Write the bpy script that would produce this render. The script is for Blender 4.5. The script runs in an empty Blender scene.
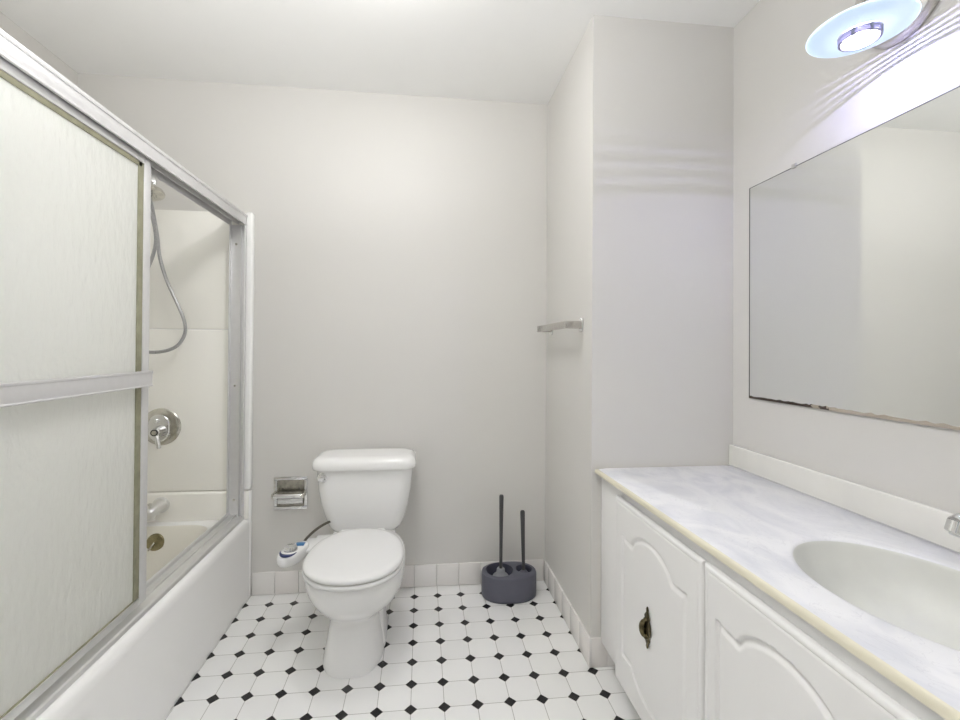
import bpy, bmesh, math, random
import numpy as np
from mathutils import Vector, Matrix

random.seed(7)
SC = bpy.context.scene
COL = SC.collection
PI = math.pi

# ------------------------------------------------------------------ room numbers (metres)
XB, YB, YC, XR, ZC, XL, XT = 0.630, 2.2195, 1.600, 1.1964, 2.4384, -1.590, -0.803
YF = -1.05          # wall behind the camera
TILE = 0.110098

# ------------------------------------------------------------------ camera
cam_d = bpy.data.cameras.new('camera')
cam = bpy.data.objects.new('camera', cam_d)
COL.objects.link(cam)
cam_d.sensor_fit = 'HORIZONTAL'
cam_d.sensor_width = 36.0
cam_d.lens = 36.0 * 443.593 / 960.0
cam_d.shift_x = 9.33 / 960.0
cam_d.shift_y = -15.2625 / 960.0
cam_d.clip_start = 0.02
YAW, PIT, ROLL = 0.10792, 0.0075206, 0.0065804
cam.matrix_world = (Matrix.Translation((0, 0, 1.18226)) @ Matrix.Rotation(-YAW, 4, 'Z')
                    @ Matrix.Rotation(PI / 2 + PIT, 4, 'X') @ Matrix.Rotation(ROLL, 4, 'Z'))
SC.camera = cam

# ------------------------------------------------------------------ world, exposure, added fill lights
W = bpy.data.worlds.new('world')
SC.world = W
W.use_nodes = True
W.node_tree.nodes['Background'].inputs[0].default_value = (0.9, 0.95, 1.0, 1)
W.node_tree.nodes['Background'].inputs[1].default_value = 0.3
SC.view_settings.view_transform = 'Standard'
SC.view_settings.look = 'None'
SC.view_settings.exposure = 0.15
SC.view_settings.gamma = 1.0
SC.view_settings.use_curve_mapping = False
SC.cycles.use_denoising = True
SC.cycles.max_bounces = 14
SC.cycles.diffuse_bounces = 10
SC.cycles.sample_clamp_indirect = 40.0

def area_light(name, loc, rot, sx, sy, power, color):
    d = bpy.data.lights.new(name, 'AREA')
    d.shape = 'RECTANGLE'; d.size = sx; d.size_y = sy
    d.energy = power; d.color = color
    o = bpy.data.objects.new(name, d)
    o.location = loc; o.rotation_euler = rot
    COL.objects.link(o)
    return o

DOOR_FILL_POWER = 0.8
CEIL_EMIT = 41.0
BOUNCE_FILL_POWER = 27.0
LAMP_POWER = 2.2
LAMP_EMIT = 36.0
# added fill light, set in the open doorway behind the camera
area_light('doorway_fill', (-0.15, YF + 0.01, 1.05), (PI / 2, 0, 0), 0.78, 1.95, DOOR_FILL_POWER, (1.0, 0.985, 0.95))

# unseen fill light added beside the camera, aimed up to brighten the ceiling
area_light('added_bounce_fill', (-0.40, 0.14, 1.60), (math.radians(166), math.radians(-6), 0), 0.35, 0.35, BOUNCE_FILL_POWER, (1.0, 1.0, 1.0)).data.spread = math.radians(148)

# ------------------------------------------------------------------ materials
def mat(name, color, rough=0.5, metal=0.0, spec=0.5, noise=0.0, nscale=8.0, bump=0.0, bscale=200.0,
        coat=0.0, emit=None, estr=0.0, trans=0.0, ior=1.45, color2=None):
    m = bpy.data.materials.new(name)
    m.use_nodes = True
    nt = m.node_tree
    b = nt.nodes['Principled BSDF']
    b.inputs['Base Color'].default_value = (*color, 1)
    b.inputs['Roughness'].default_value = rough
    b.inputs['Metallic'].default_value = metal
    b.inputs['Specular IOR Level'].default_value = spec
    b.inputs['Coat Weight'].default_value = coat
    b.inputs['Coat Roughness'].default_value = 0.08
    b.inputs['IOR'].default_value = ior
    b.inputs['Transmission Weight'].default_value = trans
    if emit:
        b.inputs['Emission Color'].default_value = (*emit, 1)
        b.inputs['Emission Strength'].default_value = estr
    tc = nt.nodes.new('ShaderNodeTexCoord')
    if noise > 0 or color2:
        n = nt.nodes.new('ShaderNodeTexNoise')
        n.inputs['Scale'].default_value = nscale
        n.inputs['Detail'].default_value = 4
        nt.links.new(tc.outputs['Object'], n.inputs['Vector'])
        r = nt.nodes.new('ShaderNodeValToRGB')
        r.color_ramp.elements[0].position = 0.3
        r.color_ramp.elements[1].position = 0.7
        c2 = color2 if color2 else tuple(max(0, c * (1 - noise)) for c in color)
        r.color_ramp.elements[0].color = (*c2, 1)
        r.color_ramp.elements[1].color = (*color, 1)
        nt.links.new(n.outputs['Fac'], r.inputs['Fac'])
        nt.links.new(r.outputs['Color'], b.inputs['Base Color'])
    if bump > 0:
        n2 = nt.nodes.new('ShaderNodeTexNoise')
        n2.inputs['Scale'].default_value = bscale
        n2.inputs['Detail'].default_value = 2
        nt.links.new(tc.outputs['Object'], n2.inputs['Vector'])
        bp = nt.nodes.new('ShaderNodeBump')
        bp.inputs['Strength'].default_value = bump
        bp.inputs['Distance'].default_value = 0.002
        nt.links.new(n2.outputs['Fac'], bp.inputs['Height'])
        nt.links.new(bp.outputs['Normal'], b.inputs['Normal'])
    return m

M = {}
M['wall'] = mat('wall_paint', (0.668, 0.655, 0.630), rough=0.5, spec=0.3, noise=0.012, nscale=3, bump=0.08, bscale=160)
M['ceiling'] = mat('ceiling_paint', (0.86, 0.86, 0.85), rough=0.9, spec=0.1, noise=0.01, bump=0.05, bscale=220)
M['acrylic'] = mat('tub_acrylic', (0.90, 0.897, 0.885), rough=0.06, spec=0.8, noise=0.012, nscale=4)
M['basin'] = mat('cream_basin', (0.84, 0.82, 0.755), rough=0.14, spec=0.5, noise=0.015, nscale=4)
M['surround'] = mat('surround_panel', (0.94, 0.928, 0.88), rough=0.25, spec=0.4, noise=0.012, nscale=3)
M['porcelain'] = mat('porcelain', (0.83, 0.828, 0.82), rough=0.09, spec=0.5, noise=0.01, nscale=3, coat=0.3)
M['seat'] = mat('seat_plastic', (0.75, 0.75, 0.745), rough=0.2, spec=0.5, noise=0.01)
M['alu'] = mat('brushed_aluminium', (0.80, 0.80, 0.79), rough=0.34, metal=0.75, noise=0.05, nscale=40)
M['alu_light'] = mat('satin_aluminium', (0.74, 0.735, 0.74), rough=0.4, metal=0.45, noise=0.04, nscale=50)
M['chrome'] = mat('chrome', (0.80, 0.80, 0.80), rough=0.07, metal=1.0, noise=0.05, nscale=20)
M['nickel'] = mat('brushed_nickel', (0.62, 0.60, 0.57), rough=0.26, metal=1.0, noise=0.08, nscale=60)
M['oldchrome'] = mat('worn_chrome', (0.66, 0.64, 0.58), rough=0.16, metal=1.0, noise=0.25, nscale=35)
M['darkchrome'] = mat('shaded_recess_chrome', (0.42, 0.40, 0.34), rough=0.2, metal=1.0, noise=0.45, nscale=45)  # shade of the holder's recess painted in as a darker chrome
M['brass'] = mat('aged_brass', (0.42, 0.37, 0.22), rough=0.25, metal=1.0, noise=0.3, nscale=60)
M['seal'] = mat('old_glazing_seal', (0.33, 0.32, 0.22), rough=0.6, noise=0.3, nscale=30)
M['dark'] = mat('dark_gap', (0.03, 0.03, 0.03), rough=0.8, noise=0.1)
M['white_paint'] = mat('white_cabinet_paint', (0.835, 0.83, 0.825), rough=0.38, spec=0.4, noise=0.015, nscale=5)
M['bronze'] = mat('antique_bronze', (0.20, 0.165, 0.09), rough=0.3, metal=0.9, noise=0.75, nscale=90)
M['caddy'] = mat('slate_plastic', (0.115, 0.117, 0.150), rough=0.42, spec=0.4, noise=0.06)
M['caddy_in'] = mat('slate_plastic_inner', (0.055, 0.057, 0.082), rough=0.5, noise=0.06)
M['handle'] = mat('dark_grey_plastic', (0.07, 0.07, 0.073), rough=0.35, noise=0.08)
M['rubber'] = mat('grey_rubber', (0.30, 0.31, 0.33), rough=0.45, noise=0.1, nscale=30)
M['bristle'] = mat('navy_bristles', (0.02, 0.025, 0.05), rough=0.6, noise=0.3, nscale=80)
M['blue'] = mat('blue_print', (0.03, 0.16, 0.36), rough=0.3, noise=0.15)
M['navy'] = mat('navy_print', (0.02, 0.03, 0.12), rough=0.3, noise=0.1)
M['hose_grey'] = mat('braided_hose', (0.52, 0.52, 0.53), rough=0.3, metal=0.7, noise=0.3, nscale=300)
M['dark_hose'] = mat('dark_braided_hose', (0.12, 0.11, 0.09), rough=0.4, metal=0.4, noise=0.4, nscale=200)
M['mirror'] = mat('mirror_silver', (0.90, 0.915, 0.90), rough=0.0, metal=1.0, noise=0.004, nscale=2)
M['mirror_edge'] = mat('mirror_edge', (0.09, 0.10, 0.09), rough=0.4, noise=0.2)
M['plate'] = mat('grey_plastic', (0.5, 0.49, 0.45), rough=0.4, noise=0.1)
M['bulb'] = mat('led_face', (1, 1, 1), rough=0.5, emit=(0.80, 0.82, 1.0), estr=LAMP_EMIT, noise=0.01)
M['dome'] = mat('lit_dome', (1, 1, 1), rough=0.5, emit=(1.0, 0.995, 0.98), estr=CEIL_EMIT, noise=0.01)
M['door_paint'] = mat('door_paint', (0.78, 0.77, 0.75), rough=0.4, noise=0.01)
M['lampring'] = mat('lamp_ring', (0.34, 0.33, 0.40), rough=0.4, metal=0.2, noise=0.1)


def nodes_of(name):
    m = bpy.data.materials.new(name); m.use_nodes = True
    nt = m.node_tree
    return m, nt, nt.nodes['Principled BSDF']

def math_node(nt, op, a, b=None, c=None):
    n = nt.nodes.new('ShaderNodeMath'); n.operation = op
    for i, v in enumerate((a, b, c)):
        if v is None: continue
        if isinstance(v, (int, float)): n.inputs[i].default_value = v
        else: nt.links.new(v, n.inputs[i])
    return n.outputs[0]

def mix_col(nt, fac, a, b):
    n = nt.nodes.new('ShaderNodeMix'); n.data_type = 'RGBA'
    for sock, v in ((n.inputs[0], fac), (n.inputs[6], a), (n.inputs[7], b)):
        if isinstance(v, (int, float)): sock.default_value = v
        elif isinstance(v, tuple): sock.default_value = (*v, 1)
        else: nt.links.new(v, sock)
    return n.outputs[2]

def tile_floor_material():
    m, nt, b = nodes_of('octagon_dot_tile')
    tc = nt.nodes.new('ShaderNodeTexCoord')
    sp = nt.nodes.new('ShaderNodeSeparateXYZ')
    nt.links.new(tc.outputs['Object'], sp.inputs[0])
    def frac(o, off):
        t = math_node(nt, 'SUBTRACT', o, off)
        t = math_node(nt, 'DIVIDE', t, TILE)
        t2 = math_node(nt, 'ADD', t, 0.5)
        cell = math_node(nt, 'FLOOR', t2)
        f = math_node(nt, 'SUBTRACT', math_node(nt, 'SUBTRACT', t2, cell), 0.5)
        oct_cell = math_node(nt, 'FLOOR', t)
        return math_node(nt, 'ABSOLUTE', f), oct_cell
    GX, GY = -0.030127, 2.13000
    ax, cx = frac(sp.outputs[0], GX)
    ay, cy = frac(sp.outputs[1], GY)
    s = math_node(nt, 'ADD', ax, ay)
    dot = math_node(nt, 'LESS_THAN', s, 0.188)
    ring = math_node(nt, 'LESS_THAN', s, 0.203)
    line = math_node(nt, 'LESS_THAN', math_node(nt, 'MINIMUM', ax, ay), 0.0105)
    grout = math_node(nt, 'MAXIMUM', line, ring)
    # gentle tile to tile variation
    cmb = nt.nodes.new('ShaderNodeCombineXYZ')
    nt.links.new(cx, cmb.inputs[0]); nt.links.new(cy, cmb.inputs[1])
    wn = nt.nodes.new('ShaderNodeTexWhiteNoise'); wn.noise_dimensions = '2D'
    nt.links.new(cmb.outputs[0], wn.inputs['Vector'])
    white = mix_col(nt, wn.outputs['Value'], (0.80, 0.80, 0.79), (0.85, 0.85, 0.84))
    nz = nt.nodes.new('ShaderNodeTexNoise'); nz.inputs['Scale'].default_value = 900
    nt.links.new(tc.outputs['Object'], nz.inputs['Vector'])
    speck = math_node(nt, 'GREATER_THAN', nz.outputs['Fac'], 0.70)  # pale specks painted into the black dots as glints
    black = mix_col(nt, speck, (0.016, 0.016, 0.018), (0.12, 0.12, 0.12))
    c = mix_col(nt, grout, white, (0.40, 0.39, 0.37))
    c = mix_col(nt, dot, c, black)
    nt.links.new(c, b.inputs['Base Color'])
    rg = math_node(nt, 'MULTIPLY_ADD', math_node(nt, 'SUBTRACT', grout, math_node(nt, 'MULTIPLY', dot, 1.0)), 0.5, 0.24)
    nt.links.new(rg, b.inputs['Roughness'])
    h = math_node(nt, 'SUBTRACT', 1.0, math_node(nt, 'MULTIPLY', grout, math_node(nt, 'SUBTRACT', 1.0, dot)))
    bp = nt.nodes.new('ShaderNodeBump'); bp.inputs['Strength'].default_value = 0.25; bp.inputs['Distance'].default_value = 0.001
    nt.links.new(h, bp.inputs['Height']); nt.links.new(bp.outputs['Normal'], b.inputs['Normal'])
    return m
M['floor'] = tile_floor_material()

def base_tile_material():
    m, nt, b = nodes_of('glazed_base_tile')
    g = nt.nodes.new('ShaderNodeNewGeometry')
    c = mix_col(nt, g.outputs['Random Per Island'], (0.805, 0.792, 0.775), (0.79, 0.758, 0.735))
    nt.links.new(c, b.inputs['Base Color'])
    b.inputs['Roughness'].default_value = 0.2
    return m
M['base_tile'] = base_tile_material()

def marble_material():
    m, nt, b = nodes_of('cultured_marble')
    tc = nt.nodes.new('ShaderNodeTexCoord')
    mp = nt.nodes.new('ShaderNodeMapping'); mp.inputs['Scale'].default_value = (1.0, 0.55, 1.0); mp.inputs['Rotation'].default_value = (0, 0, 0.6)
    nt.links.new(tc.outputs['Object'], mp.inputs['Vector'])
    n = nt.nodes.new('ShaderNodeTexNoise'); n.inputs['Scale'].default_value = 6.5; n.inputs['Detail'].default_value = 7; n.inputs['Distortion'].default_value = 1.6
    nt.links.new(mp.outputs[0], n.inputs['Vector'])
    r = nt.nodes.new('ShaderNodeValToRGB')
    e = r.color_ramp.elements
    e[0].position = 0.30; e[0].color = (0.62, 0.63, 0.67, 1)
    e[1].position = 0.56; e[1].color = (0.785, 0.787, 0.80, 1)
    nt.links.new(n.outputs['Fac'], r.inputs['Fac'])
    n2 = nt.nodes.new('ShaderNodeTexNoise'); n2.inputs['Scale'].default_value = 14; n2.inputs['Detail'].default_value = 6; n2.inputs['Distortion'].default_value = 2.5
    nt.links.new(mp.outputs[0], n2.inputs['Vector'])
    d = math_node(nt, 'ABSOLUTE', math_node(nt, 'SUBTRACT', n2.outputs['Fac'], 0.5))
    v = math_node(nt, 'LESS_THAN', d, 0.007)
    c = mix_col(nt, math_node(nt, 'MULTIPLY', v, 0.26), r.outputs['Color'], (0.50, 0.50, 0.54))
    nt.links.new(c, b.inputs['Base Color'])
    b.inputs['Roughness'].default_value = 0.33
    return m
M['marble'] = marble_material()
M['marble_edge'] = mat('aged_marble_edge', (0.76, 0.72, 0.58), rough=0.25, noise=0.06, nscale=10)
M['marble_bowl'] = mat('shaded_yellowed_bowl', (0.71, 0.715, 0.675), rough=0.36, noise=0.13, nscale=7)  # bowl's shading put into a darker tone, along with slight yellowing
M['marble_splash'] = mat('ivory_marble_splash', (0.81, 0.80, 0.755), rough=0.22, noise=0.07, nscale=7)

def frosted_material():
    m, nt, b = nodes_of('pebbled_frosted_glass')
    out = nt.nodes['Material Output']
    tc = nt.nodes.new('ShaderNodeTexCoord')
    mp = nt.nodes.new('ShaderNodeMapping'); mp.inputs['Scale'].default_value = (1, 1, 0.4)
    nt.links.new(tc.outputs['Object'], mp.inputs['Vector'])
    n = nt.nodes.new('ShaderNodeTexNoise'); n.inputs['Scale'].default_value = 62; n.inputs['Detail'].default_value = 3
    nt.links.new(mp.outputs[0], n.inputs['Vector'])
    bp = nt.nodes.new('ShaderNodeBump'); bp.inputs['Strength'].default_value = 0.9; bp.inputs['Distance'].default_value = 0.004
    nt.links.new(n.outputs['Fac'], bp.inputs['Height'])
    b.inputs['Base Color'].default_value = (0.93, 0.935, 0.915, 1)
    b.inputs['Roughness'].default_value = 0.24
    nt.links.new(bp.outputs['Normal'], b.inputs['Normal'])
    tr = nt.nodes.new('ShaderNodeBsdfTranslucent'); tr.inputs['Color'].default_value = (0.96, 0.97, 0.945, 1)
    nt.links.new(bp.outputs['Normal'], tr.inputs['Normal'])
    mx = nt.nodes.new('ShaderNodeMixShader'); mx.inputs[0].default_value = 0.5
    nt.links.new(b.outputs[0], mx.inputs[1]); nt.links.new(tr.outputs[0], mx.inputs[2])
    nt.links.new(mx.outputs[0], out.inputs['Surface'])
    return m
M['frosted'] = frosted_material()

def shade_glass_material():
    m, nt, b = nodes_of('frosted_blue_shade_glass')
    out = nt.nodes['Material Output']
    b.inputs['Base Color'].default_value = (0.72, 0.80, 0.84, 1)
    b.inputs['Roughness'].default_value = 0.15
    b.inputs['Emission Color'].default_value = (0.80, 0.90, 1.0, 1); b.inputs['Emission Strength'].default_value = 0.30   # the lit shade glows
    tr = nt.nodes.new('ShaderNodeBsdfTranslucent'); tr.inputs['Color'].default_value = (0.75, 0.88, 0.95, 1)
    mx = nt.nodes.new('ShaderNodeMixShader'); mx.inputs[0].default_value = 0.45
    nt.links.new(b.outputs[0], mx.inputs[1]); nt.links.new(tr.outputs[0], mx.inputs[2])
    nt.links.new(mx.outputs[0], out.inputs['Surface'])
    return m
M['shade'] = shade_glass_material()
M['shade_rim'] = mat('lit_glass_rim', (0.8, 0.9, 0.95), rough=0.2, emit=(0.8, 0.92, 1.0), estr=0.55, noise=0.01)

def worn_edge_material():
    m, nt, b = nodes_of('worn_mirror_edge')
    tc = nt.nodes.new('ShaderNodeTexCoord')
    n = nt.nodes.new('ShaderNodeTexNoise'); n.inputs['Scale'].default_value = 22; n.inputs['Detail'].default_value = 4
    nt.links.new(tc.outputs['Object'], n.inputs['Vector'])
    sp = nt.nodes.new('ShaderNodeSeparateXYZ'); nt.links.new(tc.outputs['Object'], sp.inputs[0])
    g = math_node(nt, 'GREATER_THAN', math_node(nt, 'MULTIPLY_ADD', n.outputs['Fac'], 0.3, sp.outputs[1]), 0.50)
    c = mix_col(nt, g, (0.40, 0.35, 0.29), (0.045, 0.03, 0.022))
    nt.links.new(c, b.inputs['Base Color'])
    b.inputs['Roughness'].default_value = 0.5
    return m
M['worn'] = worn_edge_material()

# ------------------------------------------------------------------ mesh helpers
def bm_box(bm, lo, hi, bev=0.0, seg=2, mi=0):
    r = bmesh.ops.create_cube(bm, size=1.0)
    vs = r['verts']
    for v in vs:
        for k in range(3):
            v.co[k] = lo[k] + (v.co[k] + 0.5) * (hi[k] - lo[k])
    es = set(); fs = set()
    for v in vs:
        es.update(v.link_edges); fs.update(v.link_faces)
    for f in fs: f.material_index = mi
    if bev > 0:
        bmesh.ops.bevel(bm, geom=list(es), offset=bev, segments=seg, profile=0.5, affect='EDGES', clamp_overlap=True)

def box(lo, hi, bev=0.0, seg=2):
    bm = bmesh.new(); bm_box(bm, lo, hi, bev, seg); return bm

def bm_rings(bm, rings, cap0=True, cap1=True, mis=None, closed=True):
    R = [[bm.verts.new(p) for p in ring] for ring in rings]
    n = len(R[0])
    for i in range(len(R) - 1):
        for k in range(n if closed else n - 1):
            f = bm.faces.new((R[i][k], R[i][(k + 1) % n], R[i + 1][(k + 1) % n], R[i + 1][k]))
            if mis: f.material_index = mis[i]
    if cap0: bm.faces.new(list(reversed(R[0])))
    if cap1: bm.faces.new(R[-1])

def loft(rings, cap0=True, cap1=True, mis=None):
    bm = bmesh.new(); bm_rings(bm, rings, cap0, cap1, mis); return bm

def frame_axes(d):
    d = Vector(d).normalized()
    up = Vector((0, 0, 1)) if abs(d.z) < 0.9 else Vector((0, 1, 0))
    a = d.cross(up).normalized(); b = a.cross(d).normalized()
    return d, a, b

def bm_lathe(bm, origin, axis, prof, n=40, cap0=True, cap1=True):
    """prof: list of (distance along axis, radius)"""
    d, a, b = frame_axes(axis); o = Vector(origin)
    rings = []
    for t, r in prof:
        rings.append([o + d * t + (a * math.cos(2 * PI * k / n) + b * math.sin(2 * PI * k / n)) * max(r, 1e-5) for k in range(n)])
    bm_rings(bm, rings, cap0, cap1)

def lathe(origin, axis, prof, n=40, cap0=True, cap1=True):
    bm = bmesh.new(); bm_lathe(bm, origin, axis, prof, n, cap0, cap1); return bm

def smooth_path(pts, sub=8):
    P = [Vector(p) for p in pts]
    P = [P[0] * 2 - P[1]] + P + [P[-1] * 2 - P[-2]]
    out = []
    for i in range(1, len(P) - 2):
        for s in range(sub):
            t = s / sub
            a, b, c, d = P[i - 1], P[i], P[i + 1], P[i + 2]
            out.append(0.5 * ((2 * b) + (c - a) * t + (2 * a - 5 * b + 4 * c - d) * t * t + (3 * b - a - 3 * c + d) * t ** 3))
    out.append(P[-2])
    return out

def bm_tube(bm, pts, rad, n=14, sub=8, smooth=True, flat=None):
    P = smooth_path(pts, sub) if smooth else [Vector(p) for p in pts]
    rings = []
    prev = None
    for i, p in enumerate(P):
        d = (P[min(i + 1, len(P) - 1)] - P[max(i - 1, 0)]).normalized()
        if prev is None: _, a, b = frame_axes(d)
        else:
            a = (prev - d * prev.dot(d)).normalized(); b = d.cross(a).normalized()
        prev = a
        r = rad(i / (len(P) - 1)) if callable(rad) else rad
        rings.append([p + (a * math.cos(2 * PI * k / n) + b * math.sin(2 * PI * k / n)) * r for k in range(n)])
    bm_rings(bm, rings)

def tube(pts, rad, n=14, sub=8, smooth=True):
    bm = bmesh.new(); bm_tube(bm, pts, rad, n, sub, smooth); return bm

def rrect(cx, cy, hx, hy, r, z, k=8):
    """rounded rectangle ring, anticlockwise, in the xy plane"""
    out = []
    r = min(r, hx - 1e-4, hy - 1e-4)
    for q, (sx, sy) in enumerate(((1, 1), (-1, 1), (-1, -1), (1, -1))):
        for i in range(k + 1):
            t = PI / 2 * (q + i / k)
            out.append((cx + sx * (hx - r) + r * math.cos(t), cy + sy * (hy - r) + r * math.sin(t), z))
    return out

def egg(cx, yc, hw, yfront, yback, z, n=48, p=2.0, pb=2.4):
    out = []
    for k in range(n):
        t = 2 * PI * k / n
        c, s = math.cos(t), math.sin(t)
        pw = p if s < 0 else pb
        x = hw * math.copysign(abs(c) ** (2 / pw), c)
        L = (yc - yfront) if s < 0 else (yback - yc)
        y = L * math.copysign(abs(s) ** (2 / pw), s)
        out.append((cx + x, yc + y, z))
    return out

def world_loc(p):
    v = Vector((0, 0, 0))
    while p is not None:
        v += p.location; p = p.parent
    return v

def obj(name, bm, m, parent=None, smooth=True, angle=0.6, origin=None):
    """link a bmesh in world coordinates as one mesh object (child of parent, or top-level at its own base)"""
    bmesh.ops.recalc_face_normals(bm, faces=bm.faces[:])
    if parent is not None: o0 = world_loc(parent)
    elif origin is not None: o0 = Vector(origin)
    else:
        xs = [v.co for v in bm.verts]
        lo = [min(c[k] for c in xs) for k in range(3)]; hi = [max(c[k] for c in xs) for k in range(3)]
        o0 = Vector(((lo[0] + hi[0]) / 2, (lo[1] + hi[1]) / 2, lo[2]))
    for v in bm.verts: v.co -= o0
    me = bpy.data.meshes.new(name)
    bm.to_mesh(me); bm.free()
    for mm in (m if isinstance(m, (list, tuple)) else [m]): me.materials.append(mm)
    if smooth:
        for p in me.polygons: p.use_smooth = True
        try: me.set_sharp_from_angle(angle=angle)
        except Exception: pass
    o = bpy.data.objects.new(name, me)
    COL.objects.link(o)
    if parent is not None: o.parent = parent
    else: o.location = o0
    return o

def thing(name, label, cat, loc, group=None):
    o = bpy.data.objects.new(name, None)
    o.empty_display_size = 0.05
    COL.objects.link(o)
    o.location = loc
    o['label'] = label; o['category'] = cat
    if group: o['group'] = group
    return o

def tag(o, label, cat, group=None):
    o['label'] = label; o['category'] = cat
    if group: o['group'] = group
    return o

def struct(name, bm, m, smooth=False):
    o = obj(name, bm, m, None, smooth=smooth, origin=(0, 0, 0))
    o['kind'] = 'structure'
    return o

# ------------------------------------------------------------------ the room
T = 0.10
struct('floor', box((XL - T, YF - T, -0.08), (XR + T, YB + T, 0)), M['floor'])
struct('ceiling', box((XL - T, YF - T, ZC), (XR + T, YB + T, ZC + 0.08)), M['ceiling'])
struct('wall_back', box((XL - T, YB, 0), (XR + T, YB + T, ZC)), M['wall'])
struct('wall_left', box((XL - T, YF, 0), (XL, YB, ZC)), M['wall'])
struct('wall_right', box((XR, YF, 0), (XR + T, YB, ZC)), M['wall'])
struct('wall_bulkhead', box((XB, YC, 0), (XR, YB, ZC)), M['wall'])
struct('wall_tub_end', box((XL, 0.48, 0), (-0.790, 0.60, ZC)), M['wall'])
fb = bmesh.new()
bm_box(fb, (XL, YF - T, 0), (-0.56, YF, ZC)); bm_box(fb, (0.26, YF - T, 0), (XR, YF, ZC)); bm_box(fb, (-0.56, YF - T, 2.05), (0.26, YF, ZC))
struct('wall_front', fb, M['wall'])
jb = bmesh.new()
bm_box(jb, (-0.63, YF, 0), (-0.56, YF + 0.015, 2.12), 0.004); bm_box(jb, (0.26, YF, 0), (0.33, YF + 0.015, 2.12), 0.004); bm_box(jb, (-0.56, YF, 2.05), (0.26, YF + 0.015, 2.12), 0.004)
struct('trim_1', jb, M['door_paint'])

def baseboard(name, runs, g=0.0008, bev=0.0022):
    """runs: (axis, fixed wall coordinate, direction out of the wall, from, to, first joint)"""
    bm = bmesh.new()
    hb, th = 0.1085, 0.0085
    for ax, w, d, a, b, j in runs:
        cuts = [a]
        c = j
        while c > a + 0.004: c -= TILE
        while c < b - 0.004:
            if c > a + 0.004: cuts.append(c)
            c += TILE
        cuts.append(b)
        for p, q in zip(cuts[:-1], cuts[1:]):
            lo, hi = min(w, w + d * th), max(w, w + d * th)
            if ax == 'x': bm_box(bm, (p + g, lo, 0.002), (q - g, hi, hb), bev, 2)
            else: bm_box(bm, (lo, p + g, 0.002), (hi, q - g, hb), bev, 2)
    return struct(name, bm, M['base_tile'], smooth=True)
baseboard('baseboard_back', [('x', YB, -1, -0.797, XB - 0.0095, -0.583)])
baseboard('baseboard_bulkhead', [('y', XB, -1, YC - 0.0085, YB - 0.0095, 1.701), ('x', YC, -1, XB, 0.76, 0.69)], 0.0002, 0.0012)

# ------------------------------------------------------------------ bathtub
tub = thing('bathtub', 'white alcove bathtub with plain glossy apron along the left wall', 'bathtub', (-1.196, 1.41, 0))
tx, ty = (XL + 0.002 + XT) / 2, (0.602 + YB - 0.002) / 2
thx, thy = (XT - XL - 0.002) / 2, (YB - 0.604) / 2
bcx, bhx = (-1.515 - 0.925) / 2, (1.515 - 0.925) / 2
bcy, bhy = (0.72 + 2.135) / 2, (2.135 - 0.72) / 2
rings = [rrect(tx, ty, thx, thy, 0.006, 0.001),
         rrect(tx, ty, thx, thy, 0.006, 0.335),
         rrect(tx, ty, thx - 0.002, thy - 0.0005, 0.008, 0.352),
         rrect(tx, ty, thx - 0.008, thy - 0.001, 0.012, 0.366),
         rrect(tx, ty, thx - 0.018, thy - 0.0015, 0.016, 0.374),
         rrect(tx, ty, thx - 0.030, thy - 0.002, 0.02, 0.376),
         rrect(bcx, bcy, bhx + 0.006, bhy + 0.006, 0.112, 0.376),
         rrect(bcx, bcy, bhx + 0.001, bhy + 0.001, 0.11, 0.3735),
         rrect(bcx, bcy, bhx - 0.003, bhy - 0.003, 0.107, 0.366),
         rrect(bcx, bcy, bhx - 0.025, bhy - 0.030, 0.12, 0.25),
         rrect(bcx, bcy, bhx - 0.045, bhy - 0.065, 0.14, 0.12),
         rrect(bcx, bcy, bhx - 0.075, bhy - 0.10, 0.14, 0.075),
         rrect(bcx, bcy, bhx - 0.13, bhy - 0.16, 0.14, 0.062)]
obj('tub_shell', loft(rings, mis=[0] * 7 + [1] * (len(rings) - 8)), [M['acrylic'], M['basin']], tub, angle=0.75)
up = bmesh.new()
bm_box(up, (XL + 0.001, YB - 0.042, 0.370), (XT - 0.004, YB - 0.001, 0.5075), 0.012, 4)
bm_box(up, (XL + 0.001, 0.604, 0.370), (XL + 0.042, YB - 0.03, 0.5075), 0.012, 4)
bm_box(up, (XL + 0.001, 0.604, 0.370), (XT - 0.01, 0.640, 0.5075), 0.012, 4)
obj('tub_flange', up, M['surround'], tub)
fl = bmesh.new()
bm_box(fl, (XT - 0.03, YB - 0.030, 0.001), (XT + 0.004, YB - 0.001, 0.505), 0.009, 4)
obj('apron_end_bead', fl, M['acrylic'], tub)
OV = Vector((-1.176, 2.126, 0.304))
ovp = obj('overflow_plate', lathe(OV, (0, -1, 0.12), [(-0.014, 0.040), (0.004, 0.041), (0.010, 0.037), (0.0135, 0.026), (0.015, 0.0)]), M['brass'], tub)
ovp['label'] = 'aged brass overflow plate'
tl = bmesh.new(); bm_tube(tl, [OV + Vector((0, -0.012, 0.006)), OV + Vector((-0.006, -0.024, -0.006)), OV + Vector((-0.016, -0.030, -0.022))], 0.0042, 10)
obj('trip_lever', tl, M['oldchrome'], ovp)

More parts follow.
